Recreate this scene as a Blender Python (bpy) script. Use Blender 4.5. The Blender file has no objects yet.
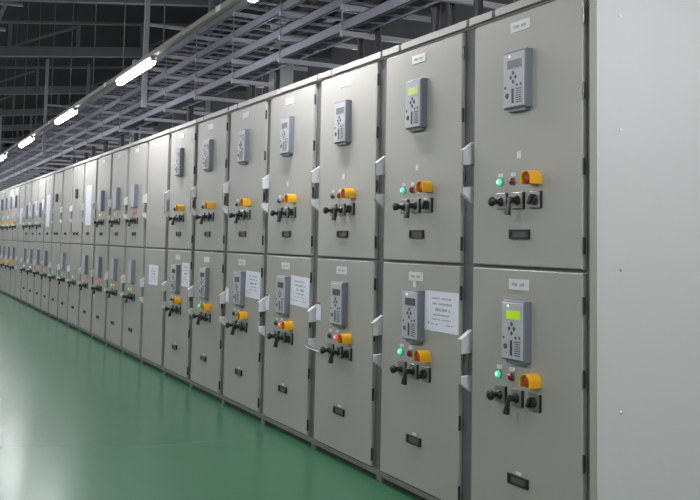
import bpy, bmesh, math, random
from mathutils import Matrix, Vector

random.seed(7)
SC = bpy.context.scene
COL = SC.collection

# ------------------------------------------------------------------ camera
W, H = 700, 500
FPX, YAW, PITCH, ROLL, PCX, PCY = 920.306, 0.46629, 0.07702, 0.01973, 350.0, 171.798
CAM = Vector((-2.27758, -2.62737, 1.1945))
fw = Vector((math.sin(YAW) * math.cos(PITCH), math.cos(YAW) * math.cos(PITCH), math.sin(PITCH)))
rt = Vector((math.cos(YAW), -math.sin(YAW), 0))
up = rt.cross(fw)
r2 = rt * math.cos(ROLL) + up * math.sin(ROLL)
u2 = -rt * math.sin(ROLL) + up * math.cos(ROLL)
cd = bpy.data.cameras.new('camera')
cam = bpy.data.objects.new('camera', cd)
COL.objects.link(cam)
cd.sensor_fit = 'HORIZONTAL'
cd.sensor_width = 36.0
cd.lens = 36.0 * FPX / W
cd.shift_x = (W / 2 - PCX) / W
cd.shift_y = -(H / 2 - PCY) / W
cd.clip_start = 0.05
cd.clip_end = 300
m = Matrix((r2, u2, -fw)).transposed().to_4x4()
m.translation = CAM
cam.matrix_world = m
SC.camera = cam

# ------------------------------------------------------------------ world and exposure
world = bpy.data.worlds.new('world')
SC.world = world
world.use_nodes = True
bg = world.node_tree.nodes['Background']
bg.inputs[0].default_value = (0.55, 0.6, 0.7, 1)
bg.inputs[1].default_value = 0.02
SC.view_settings.view_transform = 'Standard'
SC.view_settings.look = 'None'
SC.view_settings.gamma = 1
SC.view_settings.use_curve_mapping = False
SC.view_settings.exposure = 0.0
TUBE = 118.0          # radiance of the fluorescent diffusers


# ------------------------------------------------------------------ materials
def mat(name, col, rough=0.5, metal=0.0, noise=0.0, nscale=8.0, emit=0.0, ecol=None, bump=0.0, bscale=200.0, spec=0.5, coat=0.0, detail=5.0, rnoise=0.0):
    M = bpy.data.materials.new(name)
    M.use_nodes = True
    nt = M.node_tree
    b = nt.nodes['Principled BSDF']
    b.inputs['Base Color'].default_value = (*col, 1)
    b.inputs['Roughness'].default_value = rough
    b.inputs['Metallic'].default_value = metal
    b.inputs['Specular IOR Level'].default_value = spec
    b.inputs['Coat Weight'].default_value = coat
    b.inputs['Coat Roughness'].default_value = 0.15
    tc = nt.nodes.new('ShaderNodeTexCoord')
    if noise or rnoise:
        n = nt.nodes.new('ShaderNodeTexNoise')
        n.inputs['Scale'].default_value = nscale
        n.inputs['Detail'].default_value = detail
        nt.links.new(tc.outputs['Object'], n.inputs['Vector'])
        if noise:
            mx = nt.nodes.new('ShaderNodeMix')
            mx.data_type = 'RGBA'
            mx.inputs[6].default_value = (*[c * (1 - noise) for c in col], 1)
            mx.inputs[7].default_value = (*[min(1, c * (1 + noise)) for c in col], 1)
            nt.links.new(n.outputs['Fac'], mx.inputs[0])
            nt.links.new(mx.outputs[2], b.inputs['Base Color'])
        if rnoise:
            mr = nt.nodes.new('ShaderNodeMapRange')
            mr.inputs['To Min'].default_value = max(0, rough - rnoise)
            mr.inputs['To Max'].default_value = rough + rnoise
            nt.links.new(n.outputs['Fac'], mr.inputs['Value'])
            nt.links.new(mr.outputs[0], b.inputs['Roughness'])
    if bump:
        n2 = nt.nodes.new('ShaderNodeTexNoise')
        n2.inputs['Scale'].default_value = bscale
        nt.links.new(tc.outputs['Object'], n2.inputs['Vector'])
        bp = nt.nodes.new('ShaderNodeBump')
        bp.inputs['Strength'].default_value = bump
        bp.inputs['Distance'].default_value = 0.002
        nt.links.new(n2.outputs['Fac'], bp.inputs['Height'])
        nt.links.new(bp.outputs[0], b.inputs['Normal'])
    if emit:
        b.inputs['Emission Color'].default_value = (*(ecol or col), 1)
        b.inputs['Emission Strength'].default_value = emit
        M.cycles.emission_sampling = 'FRONT' if emit > 10 else 'NONE'
    return M


MT = dict(
    door=mat('door_paint', (0.395, 0.382, 0.352), 0.42, noise=0.03, nscale=3, bump=0.06, bscale=500, spec=0.5),
    frame=mat('frame_paint', (0.135, 0.134, 0.142), 0.45, noise=0.04),
    panel=mat('end_panel_paint', (0.455, 0.455, 0.452), 0.45, noise=0.025, nscale=2, bump=0.05, bscale=400),
    cap=mat('cap_paint', (0.40, 0.39, 0.375), 0.4),
    plinth=mat('plinth_black', (0.02, 0.022, 0.02), 0.6),
    sill=mat('sill_grey', (0.20, 0.20, 0.18), 0.5),
    hinge=mat('hinge_metal', (0.10, 0.10, 0.11), 0.25, metal=0.7),
    handle=mat('handle_white', (0.72, 0.73, 0.75), 0.3),
    relay=mat('relay_case', (0.17, 0.18, 0.215), 0.45),
    relayface=mat('relay_face', (0.50, 0.50, 0.535), 0.45),
    dark=mat('dark_plastic', (0.045, 0.045, 0.05), 0.4),
    slot=mat('slot_grey', (0.16, 0.165, 0.18), 0.5),
    key=mat('key_grey', (0.09, 0.09, 0.11), 0.5),
    lcd=mat('lcd_off', (0.10, 0.105, 0.11), 0.25),
    lcdlime=mat('lcd_lime', (0.3, 0.45, 0.02), 0.3, emit=0.40, ecol=(0.46, 0.80, 0.01)),
    lcdpale=mat('lcd_pale', (0.4, 0.5, 0.15), 0.3, emit=0.30, ecol=(0.75, 0.85, 0.28)),
    led=mat('led', (0.9, 0.9, 0.9), 0.3, emit=1.0, ecol=(1, 1, 1)),
    black=mat('black_plastic', (0.018, 0.018, 0.018), 0.28, spec=0.5),
    plate=mat('switch_plate', (0.30, 0.30, 0.29), 0.38, metal=0.7),
    white=mat('white_plate', (0.72, 0.72, 0.72), 0.5),
    paper=mat('paper', (0.80, 0.80, 0.90), 0.7, noise=0.02, nscale=20),
    ink=mat('ink', (0.10, 0.10, 0.14), 0.7),
    grey_ink=mat('grey_ink', (0.42, 0.42, 0.46), 0.7),
    red_ink=mat('red_ink', (0.6, 0.03, 0.03), 0.6),
    pink=mat('pink_label', (0.85, 0.12, 0.22), 0.5),
    gon=mat('green_lens_lit', (0.1, 0.8, 0.5), 0.2, emit=1.0, ecol=(0.015, 0.55, 0.25)),
    gcore=mat('green_lamp_core', (0.8, 1, 0.9), 0.2, emit=1.0, ecol=(0.55, 1, 0.78)),
    goff=mat('green_lens', (0.01, 0.10, 0.05), 0.2),
    ron=mat('red_lens_lit', (1, 0.1, 0.15), 0.2, emit=1.0, ecol=(0.95, 0.04, 0.07)),
    rcore=mat('red_lamp_core', (1, 0.7, 0.75), 0.2, emit=1.0, ecol=(1, 0.5, 0.6)),
    roff=mat('red_lens', (0.28, 0.012, 0.02), 0.2),
    oon=mat('orange_lens_lit', (1, 0.35, 0.1), 0.2, emit=0.9, ecol=(0.9, 0.18, 0.03)),
    won=mat('white_lens_lit', (0.9, 1, 0.95), 0.2, emit=1.6, ecol=(0.8, 1, 0.9)),
    bezel=mat('lamp_bezel', (0.3, 0.3, 0.3), 0.35, metal=0.7),
    yellow=mat('estop_yellow', (0.80, 0.40, 0.012), 0.35),
    red=mat('estop_red', (0.50, 0.03, 0.02), 0.35),
    glass=mat('window_grey', (0.12, 0.125, 0.125), 0.25),
    screw=mat('screw', (0.55, 0.55, 0.55), 0.3, metal=0.8),
    steel=mat('galvanized_steel', (0.20, 0.205, 0.25), 0.42, metal=0.35, noise=0.12, nscale=6),
    strut=mat('strut_steel_lit', (0.33, 0.33, 0.365), 0.42, metal=0.2),  # paler than the other steel, light on the struts put into the colour
    rod=mat('rod_steel', (0.2, 0.2, 0.225), 0.45, metal=0.35),
    trunk=mat('trunking_beige', (0.30, 0.27, 0.24), 0.5),
    lamphouse=mat('lamp_housing', (0.75, 0.75, 0.74), 0.4),
    tube=mat('lamp_diffuser', (0.95, 0.95, 0.95), 0.4, emit=TUBE, ecol=(0.975, 0.97, 1.0)),
    cable=mat('cable_black', (0.012, 0.012, 0.014), 0.55),
    truss=mat('truss_paint', (0.125, 0.125, 0.142), 0.6),
    concrete=mat('column_paint', (0.66, 0.73, 0.70), 0.7, noise=0.05, nscale=2),
    wall=mat('wall_paint', (0.12, 0.12, 0.128), 0.8, noise=0.08, nscale=1.0),
    wallwhite=mat('wall_light_paint', (0.45, 0.45, 0.45), 0.8, noise=0.03, nscale=1.0),
    ceiling=mat('ceiling_dark', (0.012, 0.011, 0.015), 0.9, noise=0.1, nscale=1.0),
    floor=mat('epoxy_green', (0.050, 0.160, 0.086), 0.23, noise=0.10, nscale=0.7, detail=1.0, spec=0.17),
)


# ------------------------------------------------------------------ mesh helpers
class MB:
    def __init__(s):
        s.v = []
        s.f = []

    def add(s, vs, fs):
        n = len(s.v)
        s.v += [tuple(v) for v in vs]
        s.f += [tuple(i + n for i in f) for f in fs]
        return s

    def box(s, x0, x1, y0, y1, z0, z1):
        return s.add([(x, y, z) for x in (x0, x1) for y in (y0, y1) for z in (z0, z1)],
                     [(0, 1, 3, 2), (4, 6, 7, 5), (0, 4, 5, 1), (2, 3, 7, 6), (0, 2, 6, 4), (1, 5, 7, 3)])

    def cham(s, x0, x1, y0, y1, z0, z1, c):
        """slab facing -X with its front edge chamfered"""
        a = [(x1, y0, z0), (x1, y1, z0), (x1, y1, z1), (x1, y0, z1)]
        b = [(x0 + c, y0, z0), (x0 + c, y1, z0), (x0 + c, y1, z1), (x0 + c, y0, z1)]
        d = [(x0, y0 + c, z0 + c), (x0, y1 - c, z0 + c), (x0, y1 - c, z1 - c), (x0, y0 + c, z1 - c)]
        fs = [(0, 1, 2, 3)]
        for i in range(4):
            j = (i + 1) % 4
            fs += [(i, i + 4, j + 4, j), (i + 4, i + 8, j + 8, j + 4)]
        fs.append((8, 11, 10, 9))
        return s.add(a + b + d, fs)

    def prism(s, pts, axis, a0, a1):
        """polygon pts in the plane across axis, extruded a0..a1"""
        n = len(pts)
        mk = {'x': lambda p, a: (a, p[0], p[1]), 'y': lambda p, a: (p[0], a, p[1]), 'z': lambda p, a: (p[0], p[1], a)}[axis]
        vs = [mk(p, a0) for p in pts] + [mk(p, a1) for p in pts]
        fs = [tuple(range(n)), tuple(range(2 * n - 1, n - 1, -1))] + [(i, (i + 1) % n, n + (i + 1) % n, n + i) for i in range(n)]
        return s.add(vs, fs)

    def tube(s, pts, rad, seg=8):
        """round tube along a path, rad a number or one per point"""
        pts = [Vector(p) for p in pts]
        if not hasattr(rad, '__len__'):
            rad = [rad] * len(pts)
        rings = []
        ref = None
        for i, p in enumerate(pts):
            t = (pts[min(i + 1, len(pts) - 1)] - pts[max(i - 1, 0)]).normalized()
            if ref is None:
                ref = Vector((0, 0, 1)) if abs(t.z) < 0.9 else Vector((1, 0, 0))
            a = t.cross(ref).normalized()
            b = t.cross(a).normalized()
            rings.append([p + (a * math.cos(q) + b * math.sin(q)) * rad[i] for q in [2 * math.pi * k / seg for k in range(seg)]])
        vs = [v for r in rings for v in r]
        fs = []
        for i in range(len(pts) - 1):
            for k in range(seg):
                l = (k + 1) % seg
                fs.append((i * seg + k, i * seg + l, (i + 1) * seg + l, (i + 1) * seg + k))
        fs.append(tuple(range(seg))[::-1])
        fs.append(tuple((len(pts) - 1) * seg + k for k in range(seg)))
        return s.add(vs, fs)

    def lathe(s, prof, cy, cz, seg=16):
        """profile of (x, r) turned about the X axis through (cy, cz)"""
        return s.tube([(x, cy, cz) for x, r in prof], [max(r, 1e-4) for x, r in prof], seg) if len({x for x, r in prof}) == len(prof) else s._lathe2(prof, cy, cz, seg)

    def _lathe2(s, prof, cy, cz, seg):
        vs = [(x, cy + r * math.cos(2 * math.pi * k / seg), cz + r * math.sin(2 * math.pi * k / seg)) for x, r in prof for k in range(seg)]
        fs = [(i * seg + k, i * seg + (k + 1) % seg, (i + 1) * seg + (k + 1) % seg, (i + 1) * seg + k) for i in range(len(prof) - 1) for k in range(seg)]
        fs += [tuple(range(seg))[::-1], tuple((len(prof) - 1) * seg + k for k in range(seg))]
        return s.add(vs, fs)

    def bar(s, a, b, w, h):
        """rectangular bar from a to b, w across (horizontal), h high"""
        a, b = Vector(a), Vector(b)
        t = (b - a).normalized()
        ref = Vector((0, 0, 1)) if abs(t.z) < 0.95 else Vector((0, 1, 0))
        u = t.cross(ref).normalized()
        v = u.cross(t).normalized()
        vs = [p + u * (i * w / 2) + v * (j * h / 2) for p in (a, b) for i, j in ((-1, -1), (1, -1), (1, 1), (-1, 1))]
        return s.add(vs, [(0, 1, 2, 3), (7, 6, 5, 4), (0, 4, 5, 1), (1, 5, 6, 2), (2, 6, 7, 3), (3, 7, 4, 0)])

    def mesh(s, name, material, smooth=False):
        me = bpy.data.meshes.new(name)
        me.from_pydata(s.v, [], s.f)
        bm = bmesh.new()
        bm.from_mesh(me)
        bmesh.ops.recalc_face_normals(bm, faces=bm.faces)
        bm.to_mesh(me)
        bm.free()
        if smooth:
            me.polygons.foreach_set('use_smooth', [True] * len(me.polygons))
            try:
                me.set_sharp_from_angle(angle=math.radians(40))
            except Exception:
                pass
        me.materials.append(MT[material])
        return me


def put(name, me, parent=None, loc=(0, 0, 0)):
    o = bpy.data.objects.new(name, me)
    COL.objects.link(o)
    o.location = loc
    if parent is not None:
        o.parent = parent
    return o


def tag(o, label, cat, group=None, kind=None):
    o['label'] = label
    o['category'] = cat
    if group:
        o['group'] = group
    if kind:
        o['kind'] = kind
    return o


def empty(name, loc):
    o = bpy.data.objects.new(name, None)
    COL.objects.link(o)
    o.location = loc
    o.empty_display_size = 0.1
    return o


def struct(name, me, parent=None):
    o = put(name, me, parent)
    if parent is None:
        o['kind'] = 'structure'
    return o


ORD = ['first', 'second', 'third', 'fourth', 'fifth', 'sixth', 'seventh', 'eighth', 'ninth', 'tenth', 'eleventh', 'twelfth', 'thirteenth', 'fourteenth',
       'fifteenth', 'sixteenth', 'seventeenth', 'eighteenth', 'nineteenth', 'twentieth', 'twenty-first', 'twenty-second', 'twenty-third', 'twenty-fourth',
       'twenty-fifth', 'twenty-sixth', 'twenty-seventh', 'twenty-eighth', 'twenty-ninth', 'thirtieth']


def over(text, y, other):
    k = int((y + .04) // .8)
    return text % ORD[k] if 0 <= k < 30 else other


# ------------------------------------------------------------------ hall
X0, X1, Y0, Y1 = -7.0, 7.0, -9.0, 62.0
ZR = lambda x: 6.6 + 0.11 * x
flo = struct('floor', MB().box(X0 + 3.3, X1 + 3.3, Y0 + 5.7, Y1 + 5.7, 0.23, 0.43).mesh('floor', 'floor'))
flo.location = (-3.3, -5.7, -.43)
struct('wall_right', MB().box(X1, X1 + 0.2, Y0, Y1, 0, 8).mesh('wall_right', 'wall'))
struct('wall_left', MB().box(X0 - 0.2, X0, Y0, Y1, 0, 8).mesh('wall_left', 'wallwhite'))
struct('wall_far', MB().box(X0, X1, Y1, Y1 + 0.2, 0, 8).mesh('wall_far', 'wall'))
struct('wall_near', MB().box(X0, X1, Y0 - 0.2, Y0, 0, 8).mesh('wall_near', 'wallwhite'))
struct('ceiling', MB().add([(x, y, ZR(x) + dz) for dz in (0, 0.2) for x, y in ((X0, Y0), (X1, Y0), (X1, Y1), (X0, Y1))],
                           [(0, 1, 2, 3), (7, 6, 5, 4), (0, 4, 5, 1), (1, 5, 6, 2), (2, 6, 7, 3), (3, 7, 4, 0)]).mesh('ceiling', 'ceiling'))

# roof trusses: two chords with posts and braces, rising with the roof slope
TR = lambda x: 4.95 + 0.105 * x
TY = [7.0, 12.0, 17.0, 22.8, 27.8, 32.6, 38, 44, 50, 56]
for i, ty in enumerate(TY):
    t = empty('roof_truss', (0, ty, 0))
    tag(t, over('dark grey steel roof truss crossing the hall above the %s cabinet from the end panel', ty, 'dark grey steel roof truss crossing the hall beyond the cabinet row'), 'roof truss', 'steel trusses carrying the hall roof')
    ch = MB().bar((X0 + .02, 0, TR(X0)), (X1 - .02, 0, TR(X1)), 0.16, 0.20).mesh('bottom_chord', 'truss')
    put('bottom_chord', ch, t)
    put('top_chord', MB().bar((X0 + .02, 0, TR(X0) + .62), (X1 - .02, 0, TR(X1) + .62), 0.10, 0.05).mesh('top_chord', 'truss'), t)
    pm = None
    for j, x in enumerate([-5.6 + 1.35 * q for q in range(10)]):
        put('truss_post', MB().box(x - .035, x + .035, -.03, .03, TR(x) + .101, TR(x) + .592).mesh('truss_post', 'truss'), t)
        if j % 2 == 0 and j < 9:
            put('truss_brace', MB().bar((x + .05, 0, TR(x) + .12), (x + 1.28, 0, TR(x) + .66), 0.05, 0.05).mesh('truss_brace', 'truss'), t)

# concrete columns behind the row
for (cx, cy, a, lb) in ((4.0, 12.7, .34, 'pale grey-green concrete column behind the cable trays, above the sixth cabinet'),
                        (4.0, 23.6, .26, 'pale concrete column far along the hall behind the cable trays')):
    c = empty('concrete_column', (cx, cy, 0))
    tag(c, lb, 'column')
    put('shaft', MB().box(-a / 2, a / 2, -a / 2, a / 2, .12, TR(cx) + .95).mesh('shaft', 'concrete'), c)
    put('base', MB().box(-a / 2 - .03, a / 2 + .03, -a / 2 - .03, a / 2 + .03, 0, .12).mesh('base', 'concrete'), c)

# ------------------------------------------------------------------ shared meshes of the cabinets
PITCHW = 0.8
ZB, ZM, ZT = 0.055, 1.107, 2.155
S = {}
S['body'] = MB().box(.022, 1.5, -.0395, .7595, .055, 2.155).mesh('body', 'frame')
S['plinth'] = MB().box(.03, 1.48, -.0395, .7595, 0, .03).mesh('plinth', 'plinth')
S['sill'] = MB().box(.004, 1.49, -.0395, .7595, .03, .055).mesh('sill', 'sill')
S['foot'] = MB().box(.014, .03, .705, .7595, 0, .03).mesh('foot', 'sill')
S['cap_a'] = MB().box(-.004, .03, -.037, .545, 2.166, 2.198).mesh('cap_strip', 'cap')
S['cap_b'] = MB().box(-.004, .03, .568, .740, 2.166, 2.198).mesh('cap_strip', 'cap')
S['cap_seat'] = MB().box(.012, 1.5, -.0395, .7595, 2.155, 2.19).mesh('roof_plate', 'sill')
S['door_u'] = MB().cham(0, .0215, 0, .70, ZM + .007, ZT - .006, .004).mesh('door', 'door')
S['door_l'] = MB().cham(0, .0215, 0, .70, ZB + .004, ZM - .007, .004).mesh('door', 'door')
S['hinge'] = MB().tube([(.002, -.0055, -.032), (.002, -.0055, .032)], .0036, 8).box(.002, .010, -.0065, -.0005, -.03, .03).mesh('hinge', 'hinge')
hz = .1345
S['hend_l'] = MB().prism([(.0215, -hz), (-.034, -hz + .040), (-.034, -.068), (.0215, -.062)], 'y', .732, .758).mesh('handle_end', 'handle')
S['hend_u'] = MB().prism([(.0215, hz), (.0215, .035), (-.034, .031), (-.034, hz - .040)], 'y', .732, .758).mesh('handle_end', 'handle')
S['grip'] = MB().box(-.040, -.034, .731, .760, -hz + .040, hz - .040).mesh('grip', 'door')
S['label'] = MB().box(-.0025, 0, .31, .438, -.021, .021).mesh('label_plate', 'white')
S['tagsq'] = MB().box(-.002, 0, .375, .40, -.014, .014).mesh('small_tag', 'white')


def dashes(y0, y1, z, h, x, seed, fill=.8):
    """small runs of unreadable lettering between y1 (text start) and y0"""
    r = random.Random(seed)
    mb = MB()
    y = y1
    while y > y0 + .004:
        w = min(r.uniform(.006, .014), y - y0)
        if r.random() < fill:
            mb.box(x - .0006, x, y - w * .8, y, z - h / 2 * r.uniform(.7, 1), z + h / 2 * r.uniform(.7, 1))
        y -= w
    return mb


S['label_text'] = dashes(.335, .418, 0, .014, -.0025, 3).mesh('lettering', 'grey_ink')
# relay: case with an angled foot, face plate, screen, keys, ports, grille
rc = MB().cham(-.033, 0, .27, .418, -.118, .118, .004)
rc.box(-.024, 0, .285, .40, -.130, -.118)
S['relay_case'] = rc.mesh('relay', 'relay')
S['relay_face'] = MB().cham(-.037, -.033, .279, .414, -.112, .110, .002).mesh('face_plate', 'relayface')
for nm in ('lcd', 'lcdlime', 'lcdpale'):
    S[nm] = MB().box(-.0385, -.037, .293, .385, .045, .079).mesh('screen', nm)
kb = MB()
for dy, dz in ((0, .018), (0, -.018), (.016, 0), (-.016, 0)):
    kb.prism([(.347 + dy + a, .008 + dz + b) for a, b in ((0, .009), (.008, 0), (0, -.009), (-.008, 0))], 'x', -.0395, -.037)
S['keypad'] = kb.mesh('keypad', 'key')
S['port'] = MB().box(-.039, -.037, .344, .356, -.098, -.038).mesh('port_slot', 'dark')
S['knobport'] = MB().lathe([(-.040, .010), (-.037, .012)], .388, -.064, 10).mesh('port_cover', 'key')
gr = MB()
for q in range(7):
    gr.box(-.0385, -.037, .292, .328, -.098 + q * .009, -.093 + q * .009)
S['grille'] = gr.mesh('grille', 'slot')
S['button'] = MB().lathe([(-.0395, .005), (-.037, .006)], 0, 0, 8).mesh('button', 'key')
S['led'] = MB().lathe([(-.0395, .004), (-.037, .005)], .372, .096, 8).mesh('status_light', 'led')
S['far_relay'] = MB().cham(-.04, 0, .27, .418, -.118, .118, .004).mesh('relay', 'relay')
S['far_face'] = MB().cham(-.042, -.04, .276, .416, -.114, .114, .001).mesh('face_plate', 'relayface')
# pilot light
S['bezel'] = MB().lathe([(-.006, .0165), (-.0, .0175)], 0, 0, 14).mesh('bezel', 'bezel')
for nm in ('gon', 'goff', 'ron', 'roff', 'oon', 'won'):
    S['lens_' + nm] = MB().lathe([(-.018, .004), (-.0165, .010), (-.012, .0140), (-.006, .0145)], 0, 0, 14).mesh('lens', nm, True)
S['core_g'] = MB().lathe([(-.0200, .0015), (-.0195, .005), (-.0175, .0075)], 0, 0, 10).mesh('lamp_core', 'gcore', True)
S['core_r'] = MB().lathe([(-.0200, .0015), (-.0195, .005), (-.0175, .0075)], 0, 0, 10).mesh('lamp_core', 'rcore', True)
S['lighttag'] = MB().box(-.002, 0, -.016, .016, .021, .037).mesh('light_tag', 'white')
# emergency stop with arched guard
n = 12
outer = [(.031 * math.cos(math.pi * q / n), .031 * math.sin(math.pi * q / n)) for q in range(n + 1)]
inner = [(.0265 * math.cos(math.pi * q / n), .0265 * math.sin(math.pi * q / n)) for q in range(n + 1)]
outer = [(.031, -.022)] + outer + [(-.031, -.022)]
inner = [(.0265, -.022)] + inner + [(-.0265, -.022)]
gd = MB()
N = len(outer)
vs = []
for x in (-.058, 0):
    vs += [(x, a, b) for a, b in outer] + [(x, a, b) for a, b in inner]
fs = []
for i in range(N - 1):
    fs += [(i, i + 1, 2 * N + i + 1, 2 * N + i), (N + i, 3 * N + i, 3 * N + i + 1, N + i + 1), (i, N + i, N + i + 1, i + 1), (2 * N + i, 2 * N + i + 1, 3 * N + i + 1, 3 * N + i)]
fs += [(0, 2 * N, 3 * N, N), (N - 1, 2 * N - 1, 4 * N - 1, 3 * N - 1)]
gd.add(vs, fs)
S['guard'] = gd.mesh('guard', 'yellow', True)
S['estop_base'] = MB().lathe([(-.010, .024), (0, .025)], 0, 0, 18).mesh('base', 'yellow')
S['estop_button'] = MB().lathe([(-.053, .006), (-.052, .015), (-.048, .0200), (-.038, .0222), (-.036, .013), (-.010, .012)], 0, 0, 18).mesh('button', 'red', True)
# rotary switches (plate + handle), origin at plate centre
S['plate'] = MB().cham(-.012, 0, -.0325, .0325, -.0335, .0335, .003).mesh('plate', 'plate')
S['plate_edge'] = MB().box(-.010, 0, -.0365, -.0325, -.0335, .0335).mesh('plate_edge', 'black')
S['lever_out'] = MB().lathe([(-.068, .006), (-.066, .0155), (-.060, .0205), (-.052, .0205), (-.045, .016), (-.036, .011), (-.024, .0115), (-.016, .019), (-.012, .020)], 0, -.003, 14).mesh('handle', 'black', True)
S['lever_down'] = (MB().lathe([(-.052, .008), (-.049, .014), (-.035, .013), (-.022, .014), (-.016, .020), (-.012, .021)], 0, 0, 14)
                   .tube([(-.046, 0, .004), (-.050, .002, -.018), (-.054, .004, -.045), (-.055, .005, -.060)], [.010, .0095, .013, .0145], 10)).mesh('handle', 'black', True)
S['knob'] = (MB().lathe([(-.030, .010), (-.029, .019), (-.012, .022)], 0, 0, 18)
             .add([(x, y * .8 - z * .6, y * .6 + z * .8) for x in (-.037, -.028) for y in (-.006, .006) for z in (-.021, .021)],
                  [(0, 1, 3, 2), (4, 6, 7, 5), (0, 4, 5, 1), (2, 3, 7, 6), (0, 2, 6, 4), (1, 5, 7, 3)])).mesh('knob', 'black', True)
# recessed position window
wn = MB()
wn.box(-.010, 0, .305, .322, -.019, .019).box(-.010, 0, .418, .432, -.019, .019)
wn.box(-.010, 0, .322, .418, .012, .019).box(-.010, 0, .322, .418, -.019, -.012)
S['window_frame'] = wn.mesh('indicator_window', 'black')
S['window_pane'] = MB().box(-.004, 0, .322, .418, -.012, .012).mesh('pane', 'glass')
S['window_tag'] = MB().box(-.002, 0, .352, .386, .023, .034).mesh('window_tag', 'white')
S['far_device'] = MB().cham(-.03, 0, .33, .42, -.06, .06, .004).mesh('meter', 'dark')
S['strip_print'] = MB().box(-.05, 0, .375, .45, -.012, .012).mesh('pink_plate', 'pink')
S['far_plate_pink'] = MB().box(-.006, 0, .29, .46, -.012, .012).mesh('pink_plate', 'pink')


def pilot(c, y, z, lens, core=None, tagged=True):
    o = put('pilot_light', S['bezel'], c, (0, y, z))
    put('lens', S['lens_' + lens], o)
    if core:
        put('lamp_core', S[core], o)
    if tagged:
        put('light_tag', S['lighttag'], o)
    return o


def switch(c, y, z, kind):
    o = put('rotary_switch', S['plate'], c, (0, y, z))
    put('plate_edge', S['plate_edge'], o)
    put({'lever_out': 'lever', 'lever_down': 'lever', 'knob': 'knob'}[kind], S[kind], o)


def estop(c, y, z):
    o = put('emergency_stop', S['estop_base'], c, (0, y, z))
    o['label'] = 'yellow guarded red emergency stop button'
    put('guard', S['guard'], o)
    put('button', S['estop_button'], o)


def relay(c, z, lcd='lcd', led=False, detail=True):
    if not detail:
        o = put('protection_relay', S['far_relay'], c, (0, 0, z))
        put('face_plate', S['far_face'], o)
        return
    o = put('protection_relay', S['relay_case'], c, (0, .024, z))
    put('face_plate', S['relay_face'], o)
    s = put('screen', S[lcd], o)
    if lcd != 'lcd':
        s['label'] = 'lit green display'
    for nm, key in (('keypad', 'keypad'), ('port_slot', 'port'), ('port_cover', 'knobport'), ('grille', 'grille')):
        put(nm, S[key], o)
    for yy, zz in ((.322, -.026), (.297, -.024), (.400, -.030)):
        put('button', S['button'], o, (0, yy, zz))
    if led:
        put('status_light', S['led'], o)


def window(c, z, tagged=False, dy=0):
    o = put('indicator_window', S['window_frame'], c, (0, dy, z))
    put('pane', S['window_pane'], o)
    if tagged:
        put('window_tag', S['window_tag'], o)


def label(c, z, text=True):
    o = put('label_plate', S['label'], c, (0, 0, z))
    if text:
        put('lettering', S['label_text'], o)


ZL_U, ZL_L = 2.094, 1.041
DESC = {0: 'grey two-door switchgear cabinet next to the pale end panel, lime display lit below',
        1: 'second grey cabinet from the end panel, pale display lit on its upper relay',
        2: 'third grey cabinet from the end panel, lower red lamp lit, no notice taped on',
        3: 'fourth grey cabinet from the end panel, lower red lamp lit beside a taped notice',
        4: 'fifth grey cabinet from the end panel, lamps unlit, notice taped to lower door',
        5: 'sixth grey cabinet from the end panel, lower green lamp lit, yellow stop buttons',
        6: 'seventh grey cabinet from the end panel, last before the blank-doored one',
        7: 'blank-doored grey cabinet without switches, one small notice on its lower door',
        8: 'grey cabinet behind the blank-doored one, pink plate on the upper door',
        9: 'grey cabinet second beyond the blank-doored one, green and orange lamps lit',
        10: 'grey cabinet third beyond the blank-doored one, green upper and red lower lamps',
        11: 'grey cabinet fourth beyond the blank-doored one, long white sheet on its upper door',
        12: 'grey cabinet fifth beyond the blank-doored one, small dark meter and twin windows above',
        13: 'grey cabinet sixth beyond the blank-doored one, plain upper door, green lamp below',
        14: 'grey cabinet seventh beyond the blank-doored one, dark meter above, green lamp below',
        15: 'grey cabinet eighth beyond the blank-doored one, long white sheet above, red lamp below'}
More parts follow.
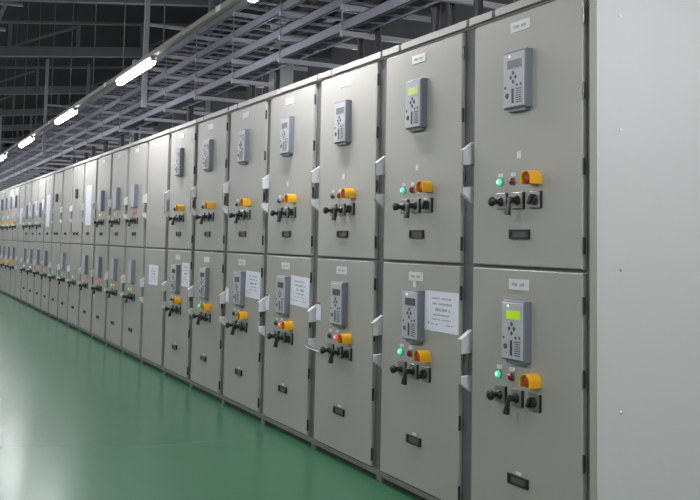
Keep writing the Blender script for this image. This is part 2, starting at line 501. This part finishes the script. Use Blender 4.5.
# lamp states of the near cabinets: (upper green, upper red, lower green, lower red)
STATE = {0: ('gon', 'roff', 'gon', 'roff'), 1: ('gon', 'roff', 'gon', 'roff'), 2: ('goff', 'roff', 'goff', 'ron'), 3: ('goff', 'roff', 'goff', 'ron'),
         4: ('goff', 'roff', 'goff', 'roff'), 5: ('goff', 'roff', 'gon', 'roff'), 6: ('goff', 'roff', 'goff', 'roff')}
CORE = {'gon': 'core_g', 'ron': 'core_r'}
NCAB = 30
for k in range(NCAB):
    c = empty('switchgear_cabinet', (0, k * PITCHW, 0))
    lb = DESC.get(k, 'pale grey switchgear cabinet, %s in the row counted from the end panel' % ORD[k])
    tag(c, lb, 'cabinet', 'switchgear cabinets in the long row')
    for nm, key in (('body', 'body'), ('plinth', 'plinth'), ('sill', 'sill'), ('foot', 'foot'), ('roof_plate', 'cap_seat'), ('cap_strip', 'cap_a'), ('cap_strip', 'cap_b'), ('door', 'door_u'), ('door', 'door_l')):
        put(nm, S[key], c)
    for z in (1.514, .6945):
        hd = put('door_handle', S['grip'], c, (0, 0, z))
        put('handle_end', S['hend_u'], hd)
        put('handle_end', S['hend_l'], hd)
    if k <= 6:
        for z in (2.055, 1.774, 1.492, 1.20, .983, .72, .42, .12):
            put('hinge', S['hinge'], c, (0, 0, z))
    if k <= 6:
        ug, ur, lg, lr = STATE[k]
        relay(c, 1.868, 'lcdpale' if k == 1 else 'lcd', k == 0)
        relay(c, .860, 'lcdlime' if k == 0 else 'lcd', k < 2)
        label(c, ZL_U, k < 4)
        label(c, ZL_L, k < 5)
        if k < 4:
            put('small_tag', S['tagsq'], c, (0, -.01, 1.563))
        if k == 1:
            put('small_tag', S['tagsq'], c, (0, .0, 1.004))
        for z, g, r in ((1.457, ug, ur), (.672, lg, lr)):
            pilot(c, .500, z, g, CORE.get(g))
            pilot(c, .415, z, r, CORE.get(r))
            estop(c, .262, z + .003)
        for z in (1.378, .595):
            switch(c, .485, z, 'lever_out')
            switch(c, .375, z, 'lever_down')
            switch(c, .266, z, 'knob')
        window(c, 1.242)
        window(c, .274, True)
    elif k == 7:
        put('label_plate', S['label'], c, (0, 0, ZL_U))
    elif k <= 10:
        relay(c, 1.628, detail=False)
        relay(c, .860, detail=False)
        put('label_plate', S['label'], c, (0, 0, ZL_U))
        if k == 8:
            put('pink_plate', S['far_plate_pink'], c, (0, 0, 1.457))
        else:
            pilot(c, .46, 1.457, 'gon', tagged=False)
            pilot(c, .36, 1.457, 'oon', tagged=False)
        if k < 10:
            pilot(c, .47, .680, 'gon', tagged=False)
            pilot(c, .36, .680, 'oon', tagged=False)
        else:
            pilot(c, .42, .680, 'ron', tagged=False)
        for z in (1.378, .605):
            for y, kd in ((.485, 'lever_out'), (.375, 'lever_down'), (.266, 'knob')):
                switch(c, y, z, kd)
        window(c, 1.242)
        window(c, .274)
    elif k <= 15:
        if k in (12, 14):
            put('meter', S['far_device'], c, (0, 0, 1.775))
            window(c, 1.245, dy=.11)
            window(c, 1.245, dy=-.11)
        else:
            window(c, 1.245)
        if k in (11, 13, 15):
            relay(c, .860, detail=False)
        pilot(c, .42, .672, 'ron' if k in (11, 15) else 'gon', tagged=False)
        for y, kd in ((.47, 'lever_out'), (.375, 'lever_down'), (.28, 'knob')):
            switch(c, y, .600, kd)
        window(c, .274)
    elif k == 19:
        pass
    elif k <= 18:
        relay(c, 1.628, detail=False)
        relay(c, .860, detail=False)
        pilot(c, .42, .672, 'ron' if k == 16 else 'won', tagged=False)
        for z in (1.378, .605):
            for y, kd in ((.47, 'lever_out'), (.375, 'lever_down'), (.28, 'knob')):
                switch(c, y, z, kd)
        window(c, 1.245)
        window(c, .274)
    else:
        relay(c, 1.868, detail=False)
        relay(c, .860, detail=False)
        for z in (1.457, .672):
            estop(c, .28, z)
        for z in (1.378, .595):
            for y, kd in ((.47, 'lever_out'), (.375, 'lever_down'), (.28, 'knob')):
                switch(c, y, z, kd)

# end panel closing the row
ep = empty('end_panel', (0, -.04, 0))
tag(ep, 'tall pale grey end panel closing the near end of the cabinet row', 'panel')
put('panel_sheet', MB().box(.0, 1.52, -.04, -.001, .03, 2.20).mesh('panel_sheet', 'panel'), ep)
put('front_edge', MB().box(-.0015, 0, -.0398, -.0012, .03, 2.2).mesh('front_edge', 'door'), ep)
put('base', MB().box(.02, 1.5, -.035, -.004, 0, .03).mesh('base', 'plinth'), ep)
sm = MB().tube([(0, -.040, 0), (0, -.0425, 0)], [.007, .005], 10).mesh('screw', 'screw')
for x in (.11, 1.40):
    for z in (2.051, 1.626, 1.116, .607, .16):
        put('screw', sm, ep, (x, 0, z))


# ------------------------------------------------------------------ notices, tags, cord
def notice(name, k, y0, y1, z0, z1, lb, seed, tilt=0.0, text=True):
    cy, cz = (y0 + y1) / 2, (z0 + z1) / 2
    w, h = y1 - y0, z1 - z0
    o = put(name, MB().box(-.0012, 0, -w / 2, w / 2, -h / 2, h / 2).mesh(name, 'paper'), None, (-.001, k * PITCHW + cy, cz))
    o.rotation_euler.x = tilt
    tag(o, lb, 'notice')
    if text:
        mb = MB()
        s = h / .18
        for i, (zz, a, b, hh) in enumerate(((.058, -.30, .28, .009), (.034, -.32, .26, .010), (.008, -.26, .18, .016), (-.016, -.24, .24, .009), (-.036, -.30, .26, .006), (-.058, .08, .30, .007), (-.058, -.34, -.14, .007))):
            d = dashes(a * w, b * w, zz * s, hh * s, -.0012, seed * 10 + i, .85)
            mb.add(d.v, d.f)
        mb.prism([(.36 * w, -.062 * s), (.40 * w, -.060 * s), (.38 * w, -.048 * s), (.33 * w, -.050 * s)], 'x', -.0019, -.0012)
        put('print', mb.mesh('print', 'grey_ink' if seed != 1 else 'grey_ink'), o)
    return o


notice('paper_notice', 1, .004, .288, .799, .981, 'white printed notice on the lower door of the second cabinet from the end panel', 1)
notice('paper_notice', 3, .004, .286, .803, .983, 'white printed notice on the lower door of the fourth cabinet from the end panel', 2, .03)
notice('paper_notice', 4, .004, .286, .804, .985, 'white printed notice on the lower door of the fifth cabinet from the end panel', 3, .02)
notice('paper_notice', 6, .02, .235, .80, 1.0, 'white printed notice on the lower door of the cabinet before the blank-doored one', 4)
notice('paper_notice', 7, .20, .52, .765, .95, 'white printed notice on the lower door of the blank-doored cabinet', 5)
for k, lb in ((11, 'long white paper sheet on the upper door, fourth cabinet beyond the blank-doored one'),
              (15, 'long white paper sheet on the upper door, eighth cabinet beyond the blank-doored one')):
    notice('paper_sheet', k, .21, .56, 1.35, 1.855, lb, 20 + k, text=False)
for k in (16, 17, 18):
    notice('paper_sheet', k, .04, .24, 1.56, 1.80, 'small white paper sheet beside the upper relay of the %s cabinet from the end panel' % ORD[k], 30 + k, text=False)
notice('paper_sheet', 19, .2, .55, 1.42, 1.72, 'white paper sheet alone on the upper door of a cabinet with no switches', 60, text=False)

for k, w, lb in ((2, .062, 'white lockout tag with red top edge, on the third cabinet from the end panel'),
                 (3, .055, 'white lockout tag with red top edge, on the fourth cabinet from the end panel'),
                 (4, .065, 'plain white lockout tag hanging on the fifth cabinet from the end panel')):
    o = put('lockout_tag', MB().box(-.0025, 0, -w / 2, w / 2, -.052, .052).mesh('lockout_tag', 'paper'), None, (-.0005, k * PITCHW + .665, .796))
    tag(o, lb, 'tag', 'lockout tags hung at the lower door handles')
    if k < 4:
        put('red_edge', MB().box(-.0035, -.0005, -w / 2 + .001, w / 2 - .001, .040, .0515).mesh('red_edge', 'red_ink'), o)
    put('print', dashes(-w * .3, w * .35, .012, .004, -.0025, 80 + k).mesh('print', 'grey_ink'), o)
pts = []
for q in range(13):
    t = q / 12
    pts.append((-.033 - .055 * t + .0 * t, 2 * PITCHW + .775 - .30 * t, .585 + .004 * t - .003 * math.sin(math.pi * t)))
cord = put('white_cord', MB().tube(pts, .0028, 6).mesh('white_cord', 'handle', True))
tag(cord, 'thin white cord strung from the lower handle to a switch lever, third cabinet', 'cord')

# ------------------------------------------------------------------ lamps on hanging trunking
LX, LZ, LSP = -.2856, 2.73, 3.65
TB = [(-.036, .0), (-.030, -.024), (-.013, -.036), (.013, -.036), (.030, -.024), (.036, 0), (.032, .016), (-.032, .016)]
tb = MB()
vs, fs = [], []
ST = ((-.64, .5), (-.60, 1), (.60, 1), (.64, .5))
for yy, q in ST:
    vs += [(a * q, yy, .016 + (b - .016) * q) for a, b in TB]
for i in range(len(ST) - 1):
    fs += [(i * 8 + a, i * 8 + (a + 1) % 8, i * 8 + 8 + (a + 1) % 8, i * 8 + 8 + a) for a in range(8)]
fs += [tuple(range(8)), tuple(range(8 * len(ST) - 1, 8 * len(ST) - 9, -1))]
S['tube'] = tb.add(vs, fs).mesh('diffuser', 'tube')
S['lamp_body'] = MB().box(-.030, .030, -.64, .64, .018, .034).mesh('housing', 'lamphouse')
S['lamp_cap'] = MB().box(-.02, .02, -.008, .008, -.004, .034).mesh('end_clip', 'rod')


def lamp_row(x, y0, y1, off, lbt, lbl, grp, rsp=1.46):
    t = empty('lamp_trunking', (x, 0, LZ))
    tag(t, lbt, 'trunking')
    y = y0
    while y < y1:
        e = min(y + 3.65, y1)
        put('trunking_section', MB().box(-.022, .022, y + .004, e - .004, .034, .072).mesh('trunking_section', 'trunk'), t)
        put('joint_cover', MB().box(-.024, .024, e - .05, e + .05, .0345, .074).mesh('joint_cover', 'lamphouse'), t)
        y = e
    y = y0 + .75
    while y < y1:
        zt = TR(x) + .3 - LZ
        put('hanger_rod', MB().tube([(0, y, .072), (0, y, zt)], .0055, 6).mesh('hanger_rod', 'truss'), t)
        y += rsp
    y = off
    while y < y1 - .7:
        l = empty('ceiling_lamp', (x, y, LZ))
        tag(l, over(lbl + ', by the %s cabinet from the end panel', y, lbl + ', away from the cabinets'), 'lamp', grp)
        put('diffuser', S['tube'], l)
        put('housing', S['lamp_body'], l)
        put('end_clip', S['lamp_cap'], l, (0, .65, 0))
        put('end_clip', S['lamp_cap'], l, (0, -.65, 0))
        y += LSP


lamp_row(LX, -7.6, 57, 2.15 - 2 * LSP, 'long beige lamp trunking hung above the front of the cabinet row', 'lit white fluorescent lamp above the row', 'lit lamps above the cabinet row')
lamp_row(-3.5, -7.6, 46, .4 - 2 * LSP, 'added beige lamp trunking, unseen, over the open green floor', 'added unseen fluorescent lamp over open floor', 'added lamps over the open floor')  # unseen lamp row, added to give the doors more frontal light
lamp_row(3.2, -4.0, 57, .4 - LSP, 'long beige lamp trunking over the aisle behind the cabinets', 'lit white fluorescent lamp behind the row', 'lit lamps behind the cabinets', 3.65)

# unseen crossing lamps beyond the near end, added to brighten the end panel
t = empty('lamp_trunking', (0, -4.4, 3.0))
tag(t, 'added beige lamp trunking, unseen, crossing the hall beyond the end panel', 'trunking')
put('trunking_section', MB().box(-3.4, 6.2, -.027, .027, .034, .085).mesh('trunking_section', 'trunk'), t)
for x in (-3.0, -.5, 2.0, 4.5):
    put('hanger_rod', MB().tube([(x, 0, .085), (x, 0, TR(x) + .5 - 3.0)], .009, 6).mesh('hanger_rod', 'rod'), t)
for x in (.6, 2.4, 4.2):
    l = empty('ceiling_lamp', (x, -4.4, 3.0))
    l.rotation_euler.z = math.pi / 2
    tag(l, 'added unseen fluorescent lamp on the crossing trunking beyond the end panel', 'lamp', 'added lamps beyond the end panel')
    put('diffuser', S['tube'], l)
    put('housing', S['lamp_body'], l)

# ------------------------------------------------------------------ cable trays on hung racks
RX = 1.0
HY = [1.38 + 1.332 * i for i in range(0, 30)]
LEV = [(2.906, 1.0, .20), (3.122, 1.0, .46), (3.358, 1.0, .46), (3.640, 1.0, .46)]
TY0, TY1 = .5, 40.0
names = ['lowest narrow', 'second', 'third', 'topmost']
for (z, x, w), nm in zip(LEV, names):
    t = empty('cable_ladder', (x, 0, z + .022))
    tag(t, 'galvanized steel cable ladder above the cabinets, %s of the stacked ladders' % nm, 'cable tray', 'cable ladders running above the cabinets')
    for xx in (0, w):
        rr = MB()
        s = 1 if xx == 0 else -1
        rr.box(xx, xx + s * .006, TY0, TY1, 0, .085).box(xx, xx + s * .026, TY0, TY1, 0, .006).box(xx, xx + s * .02, TY0, TY1, .079, .085)
        put('side_rail', rr.mesh('side_rail', 'steel'), t)
    rm = MB().box(.006, w - .006, -.018, .018, .008, .026).mesh('rung', 'steel')
    for i in range(int((TY1 - TY0 - .2) / .28)):
        put('rung', rm, t, (0, TY0 + .15 + .28 * i, 0))
# cables lying in the ladders
for (lev, dx, r, lb) in ((1, .12, .020, 'thick black cable on the second ladder, nearer its outer rail'), (1, .30, .022, 'thick black cable on the second ladder, nearer the hall column side'),
                         (2, .16, .022, 'thick black cable on the third ladder, nearer its outer rail'), (2, .33, .018, 'black cable on the third ladder, nearer the hall column side'), (3, .22, .022, 'thick black cable along the middle of the topmost ladder')):
    z = LEV[lev][0] + .022 + .026 + r
    ps = [(RX + dx + .02 * math.sin(q * 1.7 + lev), TY0 + .1 + q * (TY1 - TY0 - .2) / 40, z) for q in range(41)]
    tag(put('power_cable', MB().tube(ps, r, 7).mesh('power_cable', 'cable', True)), lb, 'cable')

# hung racks: rods and struts
S['strut'] = MB().box(-.03, .86, -.018, .018, -.020, .021).mesh('strut', 'strut')
for i, y in enumerate(HY):
    big = (i - 7) % 7 == 0 and i > 0
    h = empty('tray_hanger', (RX, y, 0))
    if big:
        h.location.y = {7: 10.40, 14: 19.72}.get(i, y)
        tag(h, over('thick steel post rack carrying the cable ladders above the %s cabinet from the end panel', h.location.y, 'thick steel post rack carrying the cable ladders beyond the cabinets'), 'hanger', 'thick post racks carrying the cable ladders')
        put('post', MB().box(-.085, -.02, -.035, .035, 3.07, TR(RX) + .3).mesh('post', 'strut'), h)
        put('outer_post', MB().box(.87, .93, -.03, .03, 2.85, TR(RX) + .3).mesh('outer_post', 'steel'), h)
        for z in [l[0] for l in LEV] + [4.28]:
            put('strut', S['strut'], h, (0, 0, z))
    else:
        tag(h, over('thin rod hanger under the cable ladders above the %s cabinet from the end panel', y, 'thin rod hanger under the cable ladders beyond the cabinets'), 'hanger', 'thin rod hangers carrying the cable ladders')
        for xx in (-.022, .84):
            put('rod', MB().tube([(xx, 0, 2.87), (xx, 0, 3.75)], .006, 6).mesh('rod', 'rod'), h)
        for l in LEV:
            put('strut', S['strut'], h, (0, 0, l[0]))

# black cables dropping from the ladders to the cabinet roofs
DROPS = ((2.096, .0, .028), (2.497, .03, .034), (2.845, .02, .030), (3.142, -.10, .034), (3.93, .03, .026), (4.218, .06, .028), (6.128, .02, .030),
         (6.82, .05, .034), (9.164, .02, .045), (12.1, .02, .04), (13.1, .02, .04), (14.4, .0, .045), (15.5, .0, .04), (16.2, .04, .045), (17.6, 0, .05))
for (y, dy, r), lb in zip(DROPS, ORD):
    ps = [(1.27, y, 2.1905), (1.27, y, 2.26)] + [(1.27, y + dy * t, 2.26 + .80 * t) for t in (.2, .4, .6, .8)] + [(1.27, y + dy, 3.08), (1.27, y + dy, 3.15)]
    o = put('drop_cable', MB().tube(ps, r, 10).mesh('drop_cable', 'cable', True))
    tag(o, 'thick black cable dropping from the ladders to a cabinet roof, %s from the end panel' % lb, 'cable', 'black cables dropping to the cabinet roofs')

# pipe bracket high over the aisle
b = empty('pipe_bracket', (-1.4, 10, 3.9))
tag(b, 'small light steel bracket hung high over the aisle', 'bracket')
put('upper_arm', MB().bar((-.5, 0, .30), (.60, 0, .335), .05, .035).mesh('upper_arm', 'rod'), b)
put('lower_arm', MB().bar((-.5, 0, -.05), (.40, 0, -.02), .05, .035).mesh('lower_arm', 'rod'), b)
put('brace', MB().bar((.27, 0, -.005), (.38, 0, .30), .05, .05).mesh('brace', 'rod'), b)
put('hanger_rod', MB().tube([(-.3, 0, -.05), (-.3, 0, 1.2)], .012, 6).mesh('hanger_rod', 'rod'), b)
